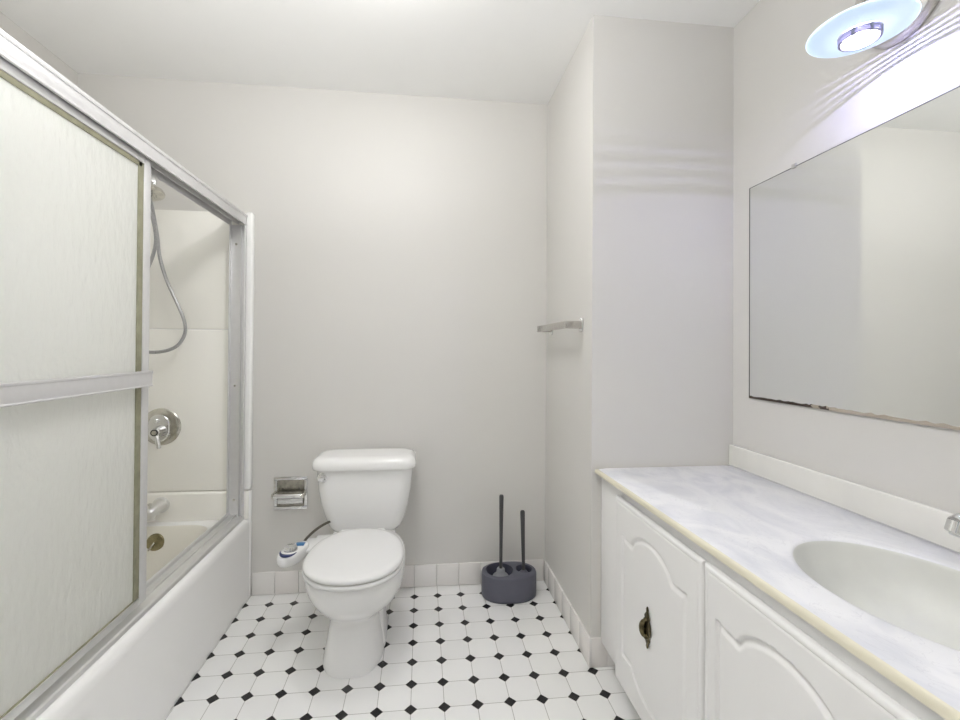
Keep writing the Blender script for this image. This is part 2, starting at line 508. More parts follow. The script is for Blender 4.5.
# ------------------------------------------------------------------ tub surround panels
sur = thing('shower_surround', 'cream white moulded shower surround panels above the bathtub', 'shower surround', (-1.2, YB - 0.01, 0.51))
def panel_y(z0, z1):
    return box((XL + 0.001, YB - 0.030, z0), (XT - 0.004, YB - 0.001, z1), 0.004, 3)
obj('end_panel', panel_y(0.511, 1.2595), M['surround'], sur)
obj('end_panel', panel_y(1.2625, 1.814), M['surround'], sur)
def panel_x(z0, z1):
    return box((XL + 0.001, 0.605, z0), (XL + 0.030, YB - 0.031, z1), 0.004, 3)
obj('long_panel', panel_x(0.511, 1.2595), M['surround'], sur)
obj('long_panel', panel_x(1.2625, 1.814), M['surround'], sur)
sm = bmesh.new()
bm_box(sm, (XL + 0.002, YB - 0.0275, 1.257), (XT - 0.012, YB - 0.004, 1.2655))
bm_box(sm, (XL + 0.004, 0.61, 1.257), (XL + 0.0275, YB - 0.03, 1.2655))
obj('panel_joint', sm, M['acrylic'], sur)
eb = bmesh.new()
bm_box(eb, (XT - 0.028, YB - 0.040, 0.511), (XT + 0.004, YB - 0.001, 1.816), 0.010, 5)
obj('front_bead', eb, M['acrylic'], sur)

# ------------------------------------------------------------------ shower enclosure frame
EX0, EX1 = -0.893, -0.823
enc = thing('shower_door_frame', 'aluminium header, jamb and track framing the tub opening', 'shower frame', (-0.86, 1.4, 0.376))
Y0, Y1 = 0.603, YB - 0.042
hd = bmesh.new()
HZ0, HZ1 = 1.749, 1.797
bm_box(hd, (EX1 - 0.005, Y0, HZ0), (EX1, Y1, HZ1), 0.0015)
bm_box(hd, (EX0, Y0, HZ0 - 0.004), (EX0 + 0.004, Y1, HZ1), 0.001)
bm_box(hd, (EX0, Y0, HZ1 - 0.004), (EX1, Y1, HZ1), 0.001)
bm_box(hd, (EX1 - 0.002, Y0, HZ1 - 0.010), (EX1 + 0.003, Y1, HZ1 + 0.001), 0.0012)
bm_box(hd, (EX1 - 0.002, Y0, HZ0), (EX1 + 0.0025, Y1, HZ0 + 0.006), 0.0012)
bm_box(hd, (EX0 + 0.034, Y0, HZ0 + 0.002), (EX0 + 0.037, Y1, HZ1 - 0.004), 0.0008)
obj('header', hd, M['alu_light'], enc)
tk = bmesh.new()
pts = [(EX1, 0.3765), (EX1, 0.389), (EX1 - 0.004, 0.393), (EX1 - 0.014, 0.394), (EX1 - 0.030, 0.3965), (EX1 - 0.031, 0.402), (EX1 - 0.033, 0.402), (EX1 - 0.034, 0.397), (EX0 + 0.010, 0.3985), (EX0 + 0.009, 0.410), (EX0 + 0.004, 0.414), (EX0, 0.412), (EX0, 0.3765)]
vs0 = [tk.verts.new((x, Y0, z)) for x, z in pts]; vs1 = [tk.verts.new((x, Y1, z)) for x, z in pts]
for i in range(len(pts)):
    j = (i + 1) % len(pts); tk.faces.new((vs0[i], vs0[j], vs1[j], vs1[i]))
tk.faces.new(vs0); tk.faces.new(list(reversed(vs1)))
obj('bottom_track', tk, M['alu'], enc, smooth=False)
jm = bmesh.new()
JY0 = Y1 - 0.022
bm_box(jm, (EX1 - 0.0045, JY0, 0.394), (EX1, Y1, HZ0), 0.001)
bm_box(jm, (EX0, JY0, 0.410), (EX0 + 0.0045, Y1, HZ0), 0.001)
bm_box(jm, (EX0 + 0.002, Y1 - 0.006, 0.394), (EX1 - 0.002, Y1, HZ0), 0.001)
bm_box(jm, (EX1 - 0.022, JY0 + 0.002, 0.394), (EX1 - 0.018, Y1, HZ0), 0.001)
obj('wall_jamb', jm, M['alu_light'], enc)
for z in (0.47, 1.00, 1.66):
    obj('jamb_screw', lathe((EX0 + 0.026, Y1 - 0.0055, z), (0, -1, 0), [(0, 0.0055), (0.0015, 0.0052), (0.003, 0.003), (0.0032, 0.0)], 14), M['oldchrome'], enc)

# ------------------------------------------------------------------ sliding panel
PX0, PX1 = -0.852, -0.834
PY0, PY1 = 0.66, 1.461
PZ0, PZ1 = 0.408, 1.760
sl = thing('sliding_shower_door', 'frosted sliding glass shower door panel with flat towel bar across its middle', 'shower door', (-0.851, 1.07, 0.40))
obj('frosted_glass_pane', box((-0.845, PY0 + 0.012, PZ0 + 0.02), (-0.840, PY1 - 0.034, PZ1 - 0.02), 0.001), M['frosted'], sl)
st = bmesh.new(); bm_box(st, (PX0, PY1 - 0.032, PZ0), (PX1, PY1, PZ1 - 0.012), 0.003, 2); obj('stile', st, M['alu_light'], sl)
st = bmesh.new(); bm_box(st, (PX0, PY0, PZ0), (PX1, PY0 + 0.032, PZ1 - 0.012), 0.003, 2); obj('stile', st, M['alu_light'], sl)
obj('top_rail', box((PX0, PY0 + 0.032, 1.730), (PX1, PY1 - 0.032, 1.7515), 0.002), M['alu_light'], sl)
obj('bottom_rail', box((PX0, PY0 + 0.032, PZ0), (PX1, PY1 - 0.032, PZ0 + 0.022), 0.002), M['alu'], sl)
gs = bmesh.new()
bm_box(gs, (-0.8465, PY1 - 0.056, PZ0 + 0.018), (-0.8370, PY1 - 0.032, 1.735), 0.001)
bm_box(gs, (-0.8465, PY0 + 0.032, 1.716), (-0.8370, PY1 - 0.040, 1.730), 0.001)
bm_box(gs, (-0.8465, PY0 + 0.032, PZ0 + 0.020), (-0.8370, PY1 - 0.040, PZ0 + 0.025), 0.001)
o = obj('glazing_seal', gs, M['seal'], sl); o['label'] = 'olive tinted old glazing seal'
tb = bmesh.new()
bm_box(tb, (-0.818, PY0 + 0.01, 1.061), (-0.811, PY1 - 0.022, 1.108), 0.002)
bm_box(tb, (-0.821, PY0 + 0.01, 1.100), (-0.809, PY1 - 0.022, 1.108), 0.0015)
bm_box(tb, (-0.821, PY0 + 0.01, 1.061), (-0.809, PY1 - 0.022, 1.066), 0.0015)
bar = obj('towel_bar', tb, M['alu_light'], sl)
for y in (PY1 - 0.022, PY0 + 0.022):
    obj('bar_bracket', box((PX1, y - 0.012, 1.070), (-0.817, y + 0.002, 1.100), 0.002), M['alu'], bar)

# ------------------------------------------------------------------ shower valve, spout, hand shower
PYF = YB - 0.030      # face of the end panel
VX, VZ = -1.192, 0.811
val = thing('shower_valve', 'round chrome shower mixer valve with lever on the surround end panel', 'shower valve', (VX, PYF, VZ))
obj('escutcheon', lathe((VX, PYF - 0.0003, VZ), (0, -1, 0), [(0, 0.084), (0.004, 0.085), (0.010, 0.078), (0.014, 0.060), (0.015, 0.0)], 56), M['oldchrome'], val)
ip = bmesh.new()
ringz = []
for t, s in ((0.010, 1.0), (0.0185, 1.0), (0.021, 0.94)):
    ringz.append([(VX - 0.004 + p[0] * s, PYF - t, VZ - 0.004 + p[1] * s) for p in [(q[0], q[1]) for q in rrect(0, 0, 0.046, 0.062, 0.045, 0)]])
bm_rings(ip, ringz)
obj('trim_plate', ip, M['chrome'], val)
obj('diverter_button', lathe((VX - 0.012, PYF - 0.020, VZ + 0.030), (0, -1, 0), [(0, 0.010), (0.010, 0.010), (0.013, 0.007), (0.0135, 0)], 20), M['chrome'], val)
hn = bmesh.new()
bm_lathe(hn, (VX + 0.006, PYF - 0.018, VZ - 0.016), (0, -1, 0), [(0, 0.026), (0.012, 0.026), (0.030, 0.020), (0.048, 0.020), (0.052, 0.017), (0.053, 0.0)], 28)
bm_tube(hn, [(VX + 0.006, PYF - 0.055, VZ - 0.022), (VX + 0.018, PYF - 0.066, VZ - 0.053), (VX + 0.028, PYF - 0.072, VZ - 0.086)], lambda t: 0.0125 - 0.004 * t, 14)
hd_ = obj('lever_handle', hn, M['chrome'], val)
cr = bmesh.new(); bm_lathe(cr, (VX + 0.006, PYF - 0.0712, VZ - 0.016), (0, -1, 0), [(0, 0.015), (0.001, 0.015), (0.0012, 0.0115), (0.0012, 0.0)], 24)
obj('cap_ring', cr, M['dark'], hd_)
cr = bmesh.new(); bm_lathe(cr, (VX + 0.006, PYF - 0.0722, VZ - 0.016), (0, -1, 0), [(0, 0.0112), (0.0018, 0.010), (0.002, 0.0)], 24)
obj('cap_disc', cr, M['oldchrome'], hd_)

SX, SZ = -1.184, 0.455
SY = YB - 0.042
spt = thing('tub_spout', 'satin chrome tub spout low on the tub end wall', 'spout', (SX, SY, SZ))
sp = bmesh.new()
rr = []
for t, r, dz in ((0.0003, 0.036, 0), (0.006, 0.036, 0), (0.010, 0.030, 0), (0.035, 0.028, 0.0), (0.065, 0.026, -0.002), (0.092, 0.024, -0.008), (0.103, 0.020, -0.012), (0.107, 0.012, -0.014)):
    rr.append([(SX + r * math.cos(2 * PI * k / 28), SY - t, SZ + dz + r * math.sin(2 * PI * k / 28)) for k in range(28)])
bm_rings(sp, rr)
bm_lathe(sp, (SX, SY - 0.086, SZ - 0.018), (0, -0.1, -1), [(0, 0.020), (0.016, 0.019), (0.018, 0.015), (0.018, 0.0)], 24)
obj('spout_body', sp, M['alu'], spt)
obj('diverter_knob', lathe((SX, SY - 0.088, SZ + 0.012), (0, 0, 1), [(0, 0.005), (0.014, 0.005), (0.015, 0.009), (0.023, 0.009), (0.025, 0.005), (0.0255, 0)], 18), M['chrome'], spt)

hs = thing('hand_shower', 'chrome shower head with grey looping hose high over the tub', 'shower', (-1.27, YB, 1.93))
obj('wall_flange', lathe((-1.275, YB - 0.001, 1.95), (0, -1, 0), [(0, 0.032), (0.006, 0.031), (0.016, 0.014), (0.017, 0.0)], 28), M['chrome'], hs)
obj('shower_arm', tube([(-1.275, YB - 0.004, 1.95), (-1.275, YB - 0.06, 1.955), (-1.275, YB - 0.11, 1.945), (-1.272, YB - 0.15, 1.915)], 0.0105), M['chrome'], hs)
hv = bmesh.new()
bm_lathe(hv, (-1.272, YB - 0.145, 1.925), (0.15, -0.35, -0.92), [(0, 0.013), (0.012, 0.018), (0.030, 0.020), (0.040, 0.016), (0.046, 0.0)], 24)
obj('diverter_body', hv, M['chrome'], hs)
HD = Vector((-1.1922, 2.0300, 1.8482)); HA = Vector((0.10, -0.10, -0.98)).normalized()
hh = lathe(HD, HA, [(-0.035, 0.014), (-0.028, 0.018), (-0.014, 0.040), (0.000, 0.074), (0.010, 0.0785), (0.017, 0.077), (0.0205, 0.066), (0.0205, 0.0)], 44)
hob = obj('shower_head', hh, M['oldchrome'], hs)
nz = bmesh.new()
_, na, nb = frame_axes(HA)
for rn, cnt in ((0.016, 6), (0.032, 12), (0.046, 18)):
    for k in range(cnt):
        a = 2 * PI * k / cnt
        c = HD + HA * 0.0205 + (na * math.cos(a) + nb * math.sin(a)) * rn
        bm_lathe(nz, c, HA, [(-0.0005, 0.0028), (0.002, 0.002), (0.0022, 0.0)], 8)
obj('nozzle_field', nz, M['plate'], hob)
hp = [(-1.1824, 2.0550, 1.8315), (-1.1910, 2.1000, 1.7754), (-1.1901, 2.1300, 1.6810), (-1.1819, 2.1400, 1.5798), (-1.1511, 2.1400, 1.4765), (-1.1076, 2.1400, 1.3777), (-1.0770, 2.1400, 1.3011), (-1.0721, 2.1400, 1.2421), (-1.0987, 2.1350, 1.1874), (-1.1507, 2.1300, 1.1601), (-1.2161, 2.1200, 1.1553), (-1.2765, 2.1100, 1.1727), (-1.3118, 2.1000, 1.2252), (-1.3087, 2.1000, 1.3043), (-1.2771, 2.1000, 1.3927), (-1.2318, 2.1050, 1.4827), (-1.1985, 2.1100, 1.5732), (-1.1800, 2.1050, 1.6528), (-1.1792, 2.0800, 1.7346), (-1.1929, 2.0600, 1.7892)]
obj('hose', tube(hp, 0.0075, 12, 8), M['hose_grey'], hs)

# ------------------------------------------------------------------ toilet
TCX = -0.246
toi = thing('toilet', 'white two piece toilet with closed lid against the back wall', 'toilet', (TCX, 1.8, 0))
def E(z, hw, yf, yb, cx=TCX, yc=None, p=2.1, pb=2.6):
    yc = yc if yc is not None else yf + (yb - yf) * 0.48
    return egg(cx, yc, hw, yf, yb, z, 56, p, pb)
BX = TCX - 0.010
rings = [E(0.0, 0.114, 1.628, 2.00, BX, p=2.6), E(0.010, 0.114, 1.627, 2.00, BX, p=2.6), E(0.018, 0.111, 1.631, 1.99, BX, p=2.6),
         E(0.09, 0.099, 1.640, 1.98, BX, p=2.6), E(0.15, 0.091, 1.646, 1.98, BX, p=2.6), E(0.176, 0.092, 1.645, 1.98, BX, p=2.5),
         E(0.196, 0.112, 1.630, 1.98, TCX - 0.006, p=2.3), E(0.220, 0.142, 1.602, 1.99, TCX - 0.003), E(0.250, 0.164, 1.567, 2.00),
         E(0.290, 0.177, 1.533, 2.01), E(0.330, 0.183, 1.512, 2.02), E(0.356, 0.184, 1.504, 2.02), E(0.371, 0.183, 1.503, 2.02), E(0.380, 0.177, 1.508, 2.015)]
obj('bowl', loft(rings), M['porcelain'], toi, angle=1.3)
RX = TCX - 0.004
rings = [rrect(RX, 1.875, 0.112, 0.125, 0.06, 0.0), rrect(RX, 1.875, 0.112, 0.125, 0.06, 0.012), rrect(RX, 1.88, 0.103, 0.120, 0.06, 0.05),
         rrect(RX, 1.89, 0.100, 0.120, 0.06, 0.14), rrect(RX, 1.91, 0.100, 0.118, 0.06, 0.22), rrect(RX, 1.93, 0.098, 0.115, 0.06, 0.30),
         rrect(RX, 1.985, 0.12, 0.13, 0.05, 0.330), rrect(RX, 2.03, 0.135, 0.14, 0.05, 0.345), rrect(RX, 2.03, 0.135, 0.14, 0.05, 0.362)]
obj('trapway_base', loft(rings), M['porcelain'], toi, angle=1.3)
for sx in (-1, 1):
    obj('bolt_cap', lathe((RX + sx * 0.099, 1.86, 0.165), (sx, -0.1, 0), [(-0.01, 0.016), (0.006, 0.016), (0.012, 0.011), (0.014, 0.0)], 20), M['seat'], toi)
# tank
TK = -0.250
def tank_ring(z, hx, yf, r):
    yb = 2.196
    return rrect(TK, (yf + yb) / 2, hx, (yb - yf) / 2, r, z, 10)
rings = [tank_ring(0.362, 0.135, 2.020, 0.05), tank_ring(0.365, 0.147, 2.010, 0.055), tank_ring(0.385, 0.161, 2.003, 0.055), tank_ring(0.43, 0.178, 1.996, 0.055),
         tank_ring(0.49, 0.193, 1.990, 0.052), tank_ring(0.55, 0.202, 1.985, 0.05), tank_ring(0.61, 0.208, 1.982, 0.05), tank_ring(0.645, 0.210, 1.982, 0.05)]
obj('tank', loft(rings), M['porcelain'], toi, angle=1.2)
def lid_ring(z, d):
    return rrect(TK - 0.002, 2.078, 0.226 - d, 0.115 - d, 0.058, z, 12)
rings = [lid_ring(0.644, 0.010), lid_ring(0.646, 0.003), lid_ring(0.652, 0.0), lid_ring(0.668, 0.0), lid_ring(0.680, 0.003), lid_ring(0.690, 0.009), lid_ring(0.696, 0.018), lid_ring(0.699, 0.032), lid_ring(0.700, 0.05)]
obj('tank_lid', loft(rings), M['porcelain'], toi, angle=1.2)
kb = bmesh.new()
KX, KZ = -0.428, 0.616
bm_lathe(kb, (KX, 1.986, KZ), (0, -1, 0), [(0, 0.020), (0.006, 0.0205), (0.008, 0.017), (0.016, 0.015), (0.020, 0.011), (0.021, 0.0)], 10)
obj('flush_knob', kb, M['chrome'], toi, angle=0.2)
# seat and lid
def S(z, d, yf=1.489, cx=TCX + 0.003): return egg(cx, 1.675, 0.178 - d, yf + d, 1.912 - d * 0.3, z, 64, 2.15, 2.35)
obj('seat_ring', loft([S(0.381, 0.006), S(0.384, 0.0), S(0.396, 0.0), S(0.3985, 0.005)]), M['seat'], toi, angle=1.2)
gp = loft([S(0.398, 0.0055), S(0.4025, 0.0055)])
obj('seat_bumper_gap', gp, M['plate'], toi)
obj('seat_lid', loft([S(0.402, 0.004), S(0.404, 0.0005), S(0.412, 0.0), S(0.417, 0.003), S(0.4205, 0.010), S(0.4225, 0.030), S(0.4235, 0.08)]), M['seat'], toi, angle=1.2)
for sx in (-1, 1):
    obj('hinge', box((TCX + sx * 0.075 - 0.022, 1.905, 0.382), (TCX + sx * 0.075 + 0.022, 1.945, 0.408), 0.009, 4), M['seat'], toi)

# ------------------------------------------------------------------ bidet attachment
bid = thing('bidet_attachment', 'white bidet control with round knob fixed beside the toilet seat', 'bidet', (-0.49, 1.78, 0.38))
def capsule(cx, cy, ang, L, w, z, sc):
    out = []
    c, s = math.cos(ang), math.sin(ang)
    for k in range(40):
        t = 2 * PI * k / 40
        x = (L / 2) * sc * math.copysign(abs(math.cos(t)) ** 0.85, math.cos(t)); y = (w / 2) * sc * math.sin(t) * (1.0 + 0.12 * math.cos(t) * -1)
        out.append((cx + x * c - y * s, cy + x * s + y * c, z))
    return out
BC = (-0.4945, 1.806); BA = math.radians(70)
rings = [capsule(*BC, BA, 0.165, 0.082, 0.350, 0.80), capsule(*BC, BA, 0.165, 0.082, 0.355, 0.94), capsule(*BC, BA, 0.165, 0.082, 0.368, 1.0), capsule(*BC, BA, 0.165, 0.082, 0.384, 0.99), capsule(*BC, BA, 0.165, 0.082, 0.391, 0.93), capsule(*BC, BA, 0.165, 0.082, 0.395, 0.80)]
cb = obj('control_body', loft(rings), M['seat'], bid, angle=1.2)
arm = bmesh.new()
bm_box(arm, (-0.475, 1.815, 0.368), (-0.405, 1.935, 0.380), 0.004, 3)
bm_box(arm, (-0.44, 1.897, 0.3665), (-0.14, 1.965, 0.3785), 0.003, 2)
obj('mounting_arm', arm, M['seat'], bid)
obj('control_knob', lathe((-0.503, 1.792, 0.394), (0, 0, 1), [(0, 0.026), (0.006, 0.026), (0.016, 0.022), (0.019, 0.016), (0.020, 0.0)], 28), M['chrome'], bid)
# blue label and navy crescent printed on the control
lb = bmesh.new(); bm_box(lb, (-0.497, 1.824, 0.3935), (-0.463, 1.857, 0.3958), 0.0006)
obj('blue_label', lb, M['blue'], bid)
cs = bmesh.new()
inner, outer = [], []
for k in range(17):
    t = math.radians(178 + (345 - 178) * k / 16)
    w_ = math.sin(PI * k / 16)
    outer.append((-0.506 + 0.033 * math.cos(t), 1.782 + 0.052 * math.sin(t)))
    inner.append((-0.506 + (0.033 - 0.010 * w_ - 0.001) * math.cos(t), 1.782 + (0.052 - 0.020 * w_ - 0.001) * math.sin(t)))
for k in range(16):
    q = [outer[k], outer[k + 1], inner[k + 1], inner[k]]
    lo_ = [cs.verts.new((x, y, 0.3935)) for x, y in q]; hi_ = [cs.verts.new((x, y, 0.3962)) for x, y in q]
    cs.faces.new(hi_); cs.faces.new(list(reversed(lo_)))
    for e in range(4): cs.faces.new((lo_[e], lo_[(e + 1) % 4], hi_[(e + 1) % 4], hi_[e]))
obj('navy_crescent', cs, M['navy'], bid)
obj('supply_hose', tube([(-0.480, 1.868, 0.375), (-0.470, 1.905, 0.392), (-0.435, 1.965, 0.410), (-0.390, 2.02, 0.415), (-0.345, 2.07, 0.395), (-0.35, 2.12, 0.33), (-0.38, 2.17, 0.25)], 0.0055, 10), M['dark_hose'], bid)

# ------------------------------------------------------------------ recessed paper holder
PHX, PHZ = -0.6235, 0.4815
ph = thing('toilet_paper_holder', 'empty square chrome toilet paper holder on the wall left of the toilet', 'paper holder', (PHX, YB, PHZ))
fr = bmesh.new()
w, t = 0.0785, 0.016
bm_box(fr, (PHX - w, YB - 0.010, PHZ + w - t), (PHX + w, YB - 0.0005, PHZ + w), 0.003)
bm_box(fr, (PHX - w, YB - 0.010, PHZ - w), (PHX + w, YB - 0.0005, PHZ - w + t), 0.003)
bm_box(fr, (PHX - w, YB - 0.010, PHZ - w + t), (PHX - w + t, YB - 0.0005, PHZ + w - t), 0.003)
bm_box(fr, (PHX + w - t, YB - 0.010, PHZ - w + t), (PHX + w, YB - 0.0005, PHZ + w - t), 0.003)
obj('frame', fr, M['chrome'], ph)
obj('back_plate', box((PHX - w + t, YB - 0.0035, PHZ - w + t), (PHX + w - t, YB - 0.0005, PHZ + w - t)), M['darkchrome'], ph)
sc_ = bmesh.new()
rr = []
for k in range(13):
    a = PI * k / 12
    rr.append([(PHX - 0.058, YB - 0.003 - 0.022 * math.sin(a) * (0.7), PHZ - 0.034 - 0.020 * math.cos(a)), (PHX + 0.058, YB - 0.003 - 0.022 * math.sin(a) * 0.7, PHZ - 0.034 - 0.020 * math.cos(a))])
bm_rings(sc_, rr, False, False, closed=False)
for s_ in (0, 1): sc_.faces.new([v for v in [vv for vv in sc_.verts if abs(vv.co.x - (PHX + (-0.058, 0.058)[s_])) < 1e-6]])
obj('curved_scoop', sc_, M['chrome'], ph)
rl = bmesh.new()
bm_box(rl, (PHX - 0.072, YB - 0.060, PHZ - 0.010), (PHX + 0.066, YB - 0.036, PHZ + 0.010), 0.007, 4)
obj('roller', rl, M['chrome'], ph)
for sx in (-1, 1):
    ar = bmesh.new(); bm_box(ar, (PHX + sx * 0.068 - 0.006, YB - 0.060, PHZ - 0.009), (PHX + sx * 0.068 + 0.006, YB - 0.006, PHZ + 0.012), 0.003); obj('roller_arm', ar, M['oldchrome'], ph)
for sx in (-1, 1):
    obj('screw', lathe((PHX + sx * 0.038, YB - 0.0035, PHZ + 0.018), (0, -1, 0), [(0, 0.0045), (0.002, 0.004), (0.0022, 0)], 12), M['dark'], ph)

# ------------------------------------------------------------------ towel bar on the bulkhead
twb = thing('towel_bar', 'short chrome towel bar on the side of the bulkhead wall', 'towel bar', (XB, 1.9, 1.275))
TZ = 1.277; TX = XB - 0.068
obj('bar', box((TX - 0.005, 1.690, TZ - 0.0145), (TX + 0.005, 2.125, TZ + 0.0145), 0.0025), M['nickel'], twb)
for y in (1.702, 2.11):
    po = obj('post', box((TX - 0.006, y - 0.013, TZ - 0.015), (XB - 0.004, y + 0.013, TZ + 0.015), 0.003), M['nickel'], twb)
    obj('mounting_plate', box((XB - 0.009, y - 0.016, TZ - 0.028), (XB - 0.0005, y + 0.016, TZ + 0.026), 0.004, 3), M['chrome'], po)

# ------------------------------------------------------------------ brush caddy, plunger, brush
CX0, CY0, CH = 0.4205, 2.1085, 0.118
cad = thing('brush_caddy', 'oval slate grey plastic holder with two wells on the floor in the corner', 'holder', (CX0, CY0, 0))
def oval(z, d):
    return egg(CX0, CY0, 0.132 - d, CY0 - 0.0895 + d, CY0 + 0.0895 - d, z, 64, 2.25, 2.25)
cb_ = bmesh.new()
H1 = (CX0 - 0.045, CY0 + 0.004, 0.066); H2 = (CX0 + 0.074, CY0 + 0.004, 0.040)
# top face is a grid-free annulus: outer oval ring bridged to two well rims through triangulation
rings = [oval(0.001, 0.006), oval(0.006, 0.0015), oval(0.02, 0.0), oval(CH - 0.010, 0.0), oval(CH - 0.003, 0.0025), oval(CH, 0.008)]
R_ = [[cb_.verts.new(p) for p in r] for r in rings]
n_ = len(R_[0])
for i in range(len(R_) - 1):
    for k in range(n_): cb_.faces.new((R_[i][k], R_[i][(k + 1) % n_], R_[i + 1][(k + 1) % n_], R_[i + 1][k]))
cb_.faces.new(list(reversed(R_[0])))
edges = [cb_.edges.get((R_[-1][k], R_[-1][(k + 1) % n_])) for k in range(n_)]
for hx, hy, hr in (H1, H2):
    prof = [(CH, hr), (CH - 0.004, hr - 0.003), (0.012, hr - 0.006)]
    rr = [[cb_.verts.new((hx + r * math.cos(2 * PI * k / 40), hy + r * math.sin(2 * PI * k / 40), z)) for k in range(40)] for z, r in prof]
    for i in range(2):
        for k in range(40):
            f = cb_.faces.new((rr[i][(k + 1) % 40], rr[i][k], rr[i + 1][k], rr[i + 1][(k + 1) % 40])); f.material_index = 1
    f = cb_.faces.new(rr[-1]); f.material_index = 1
    edges += [cb_.edges.get((rr[0][k], rr[0][(k + 1) % 40])) for k in range(40)]
bmesh.ops.triangle_fill(cb_, use_beauty=True, use_dissolve=False, edges=edges)
obj('holder_body', cb_, [M['caddy'], M['caddy_in']], cad, angle=0.7)

plu = thing('toilet_plunger', 'taller dark handled plunger in the larger well of the slate holder', 'plunger', (H1[0], H1[1], 0.013))
bx, by = H1[0] + 0.006, H1[1]
obj('handle', lathe((bx, by, 0.10), (0.004, 0, 1), [(0, 0.0085), (0.03, 0.0075), (0.2, 0.0085), (0.362, 0.0108), (0.372, 0.0105), (0.376, 0.008), (0.377, 0)], 20), M['handle'], plu)
obj('rubber_cup', lathe((bx, by, 0.014), (0, 0, 1), [(0, 0.052), (0.02, 0.056), (0.05, 0.05), (0.078, 0.036), (0.088, 0.024), (0.094, 0.021), (0.108, 0.019), (0.112, 0.016), (0.113, 0.0)], 36), M['rubber'], plu)
bru = thing('toilet_brush', 'shorter dark handled toilet brush in the smaller well of the slate holder', 'brush', (H2[0], H2[1], 0.013))
bx, by = H2[0], H2[1]
obj('handle', lathe((bx - 0.001, by, 0.09), (-0.022, 0, 1), [(0, 0.0075), (0.03, 0.0075), (0.15, 0.009), (0.295, 0.0115), (0.304, 0.011), (0.308, 0.008), (0.309, 0)], 20), M['handle'], bru)
obj('brush_collar', lathe((bx, by, 0.088), (0, 0, 1), [(0, 0.020), (0.010, 0.024), (0.016, 0.018), (0.024, 0.010), (0.025, 0.0)], 24), M['caddy'], bru)
bs = bmesh.new()
bm_lathe(bs, (bx, by, 0.014), (0, 0, 1), [(0, 0.012), (0.008, 0.026), (0.06, 0.029), (0.074, 0.024), (0.076, 0.0)], 24)
for v in bs.verts:
    j = 1 + random.uniform(-0.08, 0.08); v.co.x = bx + (v.co.x - bx) * j; v.co.y = by + (v.co.y - by) * j
obj('bristle_head', bs, M['bristle'], bru)

# ------------------------------------------------------------------ vanity cabinet
VY0, VY1 = -0.05, YC - 0.002
FX = 0.668; DX = 0.652; CZ = 0.738; CT = 0.017; TOE = 0.094
van = thing('vanity_cabinet', 'white vanity cabinet with arched panel doors under the marble counter', 'vanity', (0.93, 0.8, 0))
ff = bmesh.new()
bm_box(ff, (FX, 1.432, TOE), (FX + 0.019, VY1, CZ - CT), 0.0012)
bm_box(ff, (FX, VY0, 0.675), (FX + 0.018, 1.432, CZ - CT), 0.001)
bm_box(ff, (FX, VY0, TOE), (FX + 0.018, 1.432, TOE + 0.035), 0.001)
for y in (0.953, 0.478):
    bm_box(ff, (FX, y, TOE + 0.035), (FX + 0.018, y + 0.038, 0.675), 0.001)
bm_box(ff, (FX, VY0, TOE + 0.035), (FX + 0.018, VY0 + 0.05, 0.675), 0.001)
obj('face_frame', ff, M['white_paint'], van)
cbx = bmesh.new()
bm_box(cbx, (FX + 0.02, VY1 - 0.016, TOE), (XR - 0.002, VY1, CZ - CT))
bm_box(cbx, (FX + 0.02, VY0, TOE), (XR - 0.002, VY0 + 0.016, CZ - CT))
bm_box(cbx, (FX + 0.02, VY0 + 0.016, TOE), (XR - 0.002, VY1 - 0.016, TOE + 0.016))
obj('cabinet_box', cbx, M['white_paint'], van)
obj('toe_kick', box((FX + 0.075, VY0, 0.001), (FX + 0.09, VY1, TOE)), M['white_paint'], van)

def arch_outline(y0, y1, zb, zt, rise, n=28):
    """closed panel outline (y, z): flat shoulders, small step and arch, above and mirrored below"""
    c = (y0 + y1) / 2; hw = (y1 - y0) / 2
    top = []
    sh = hw * 0.58
    for k in range(n + 1):
        s = -sh + 2 * sh * k / n
        q = s / sh
        top.append((c + s, zt + 0.010 + (rise - 0.010) * (1 - abs(q) ** 2.1) ** 0.9))
    up_ = [(y0, zt), (c - sh - 0.012, zt - 0.006), (c - sh - 0.004, zt + 0.004)] + top + [(c + sh + 0.004, zt + 0.004), (c + sh + 0.012, zt - 0.006), (y1, zt)]
    dn = [(y, zb + (zt - z)) for y, z in reversed(up_)]
    return up_ + dn

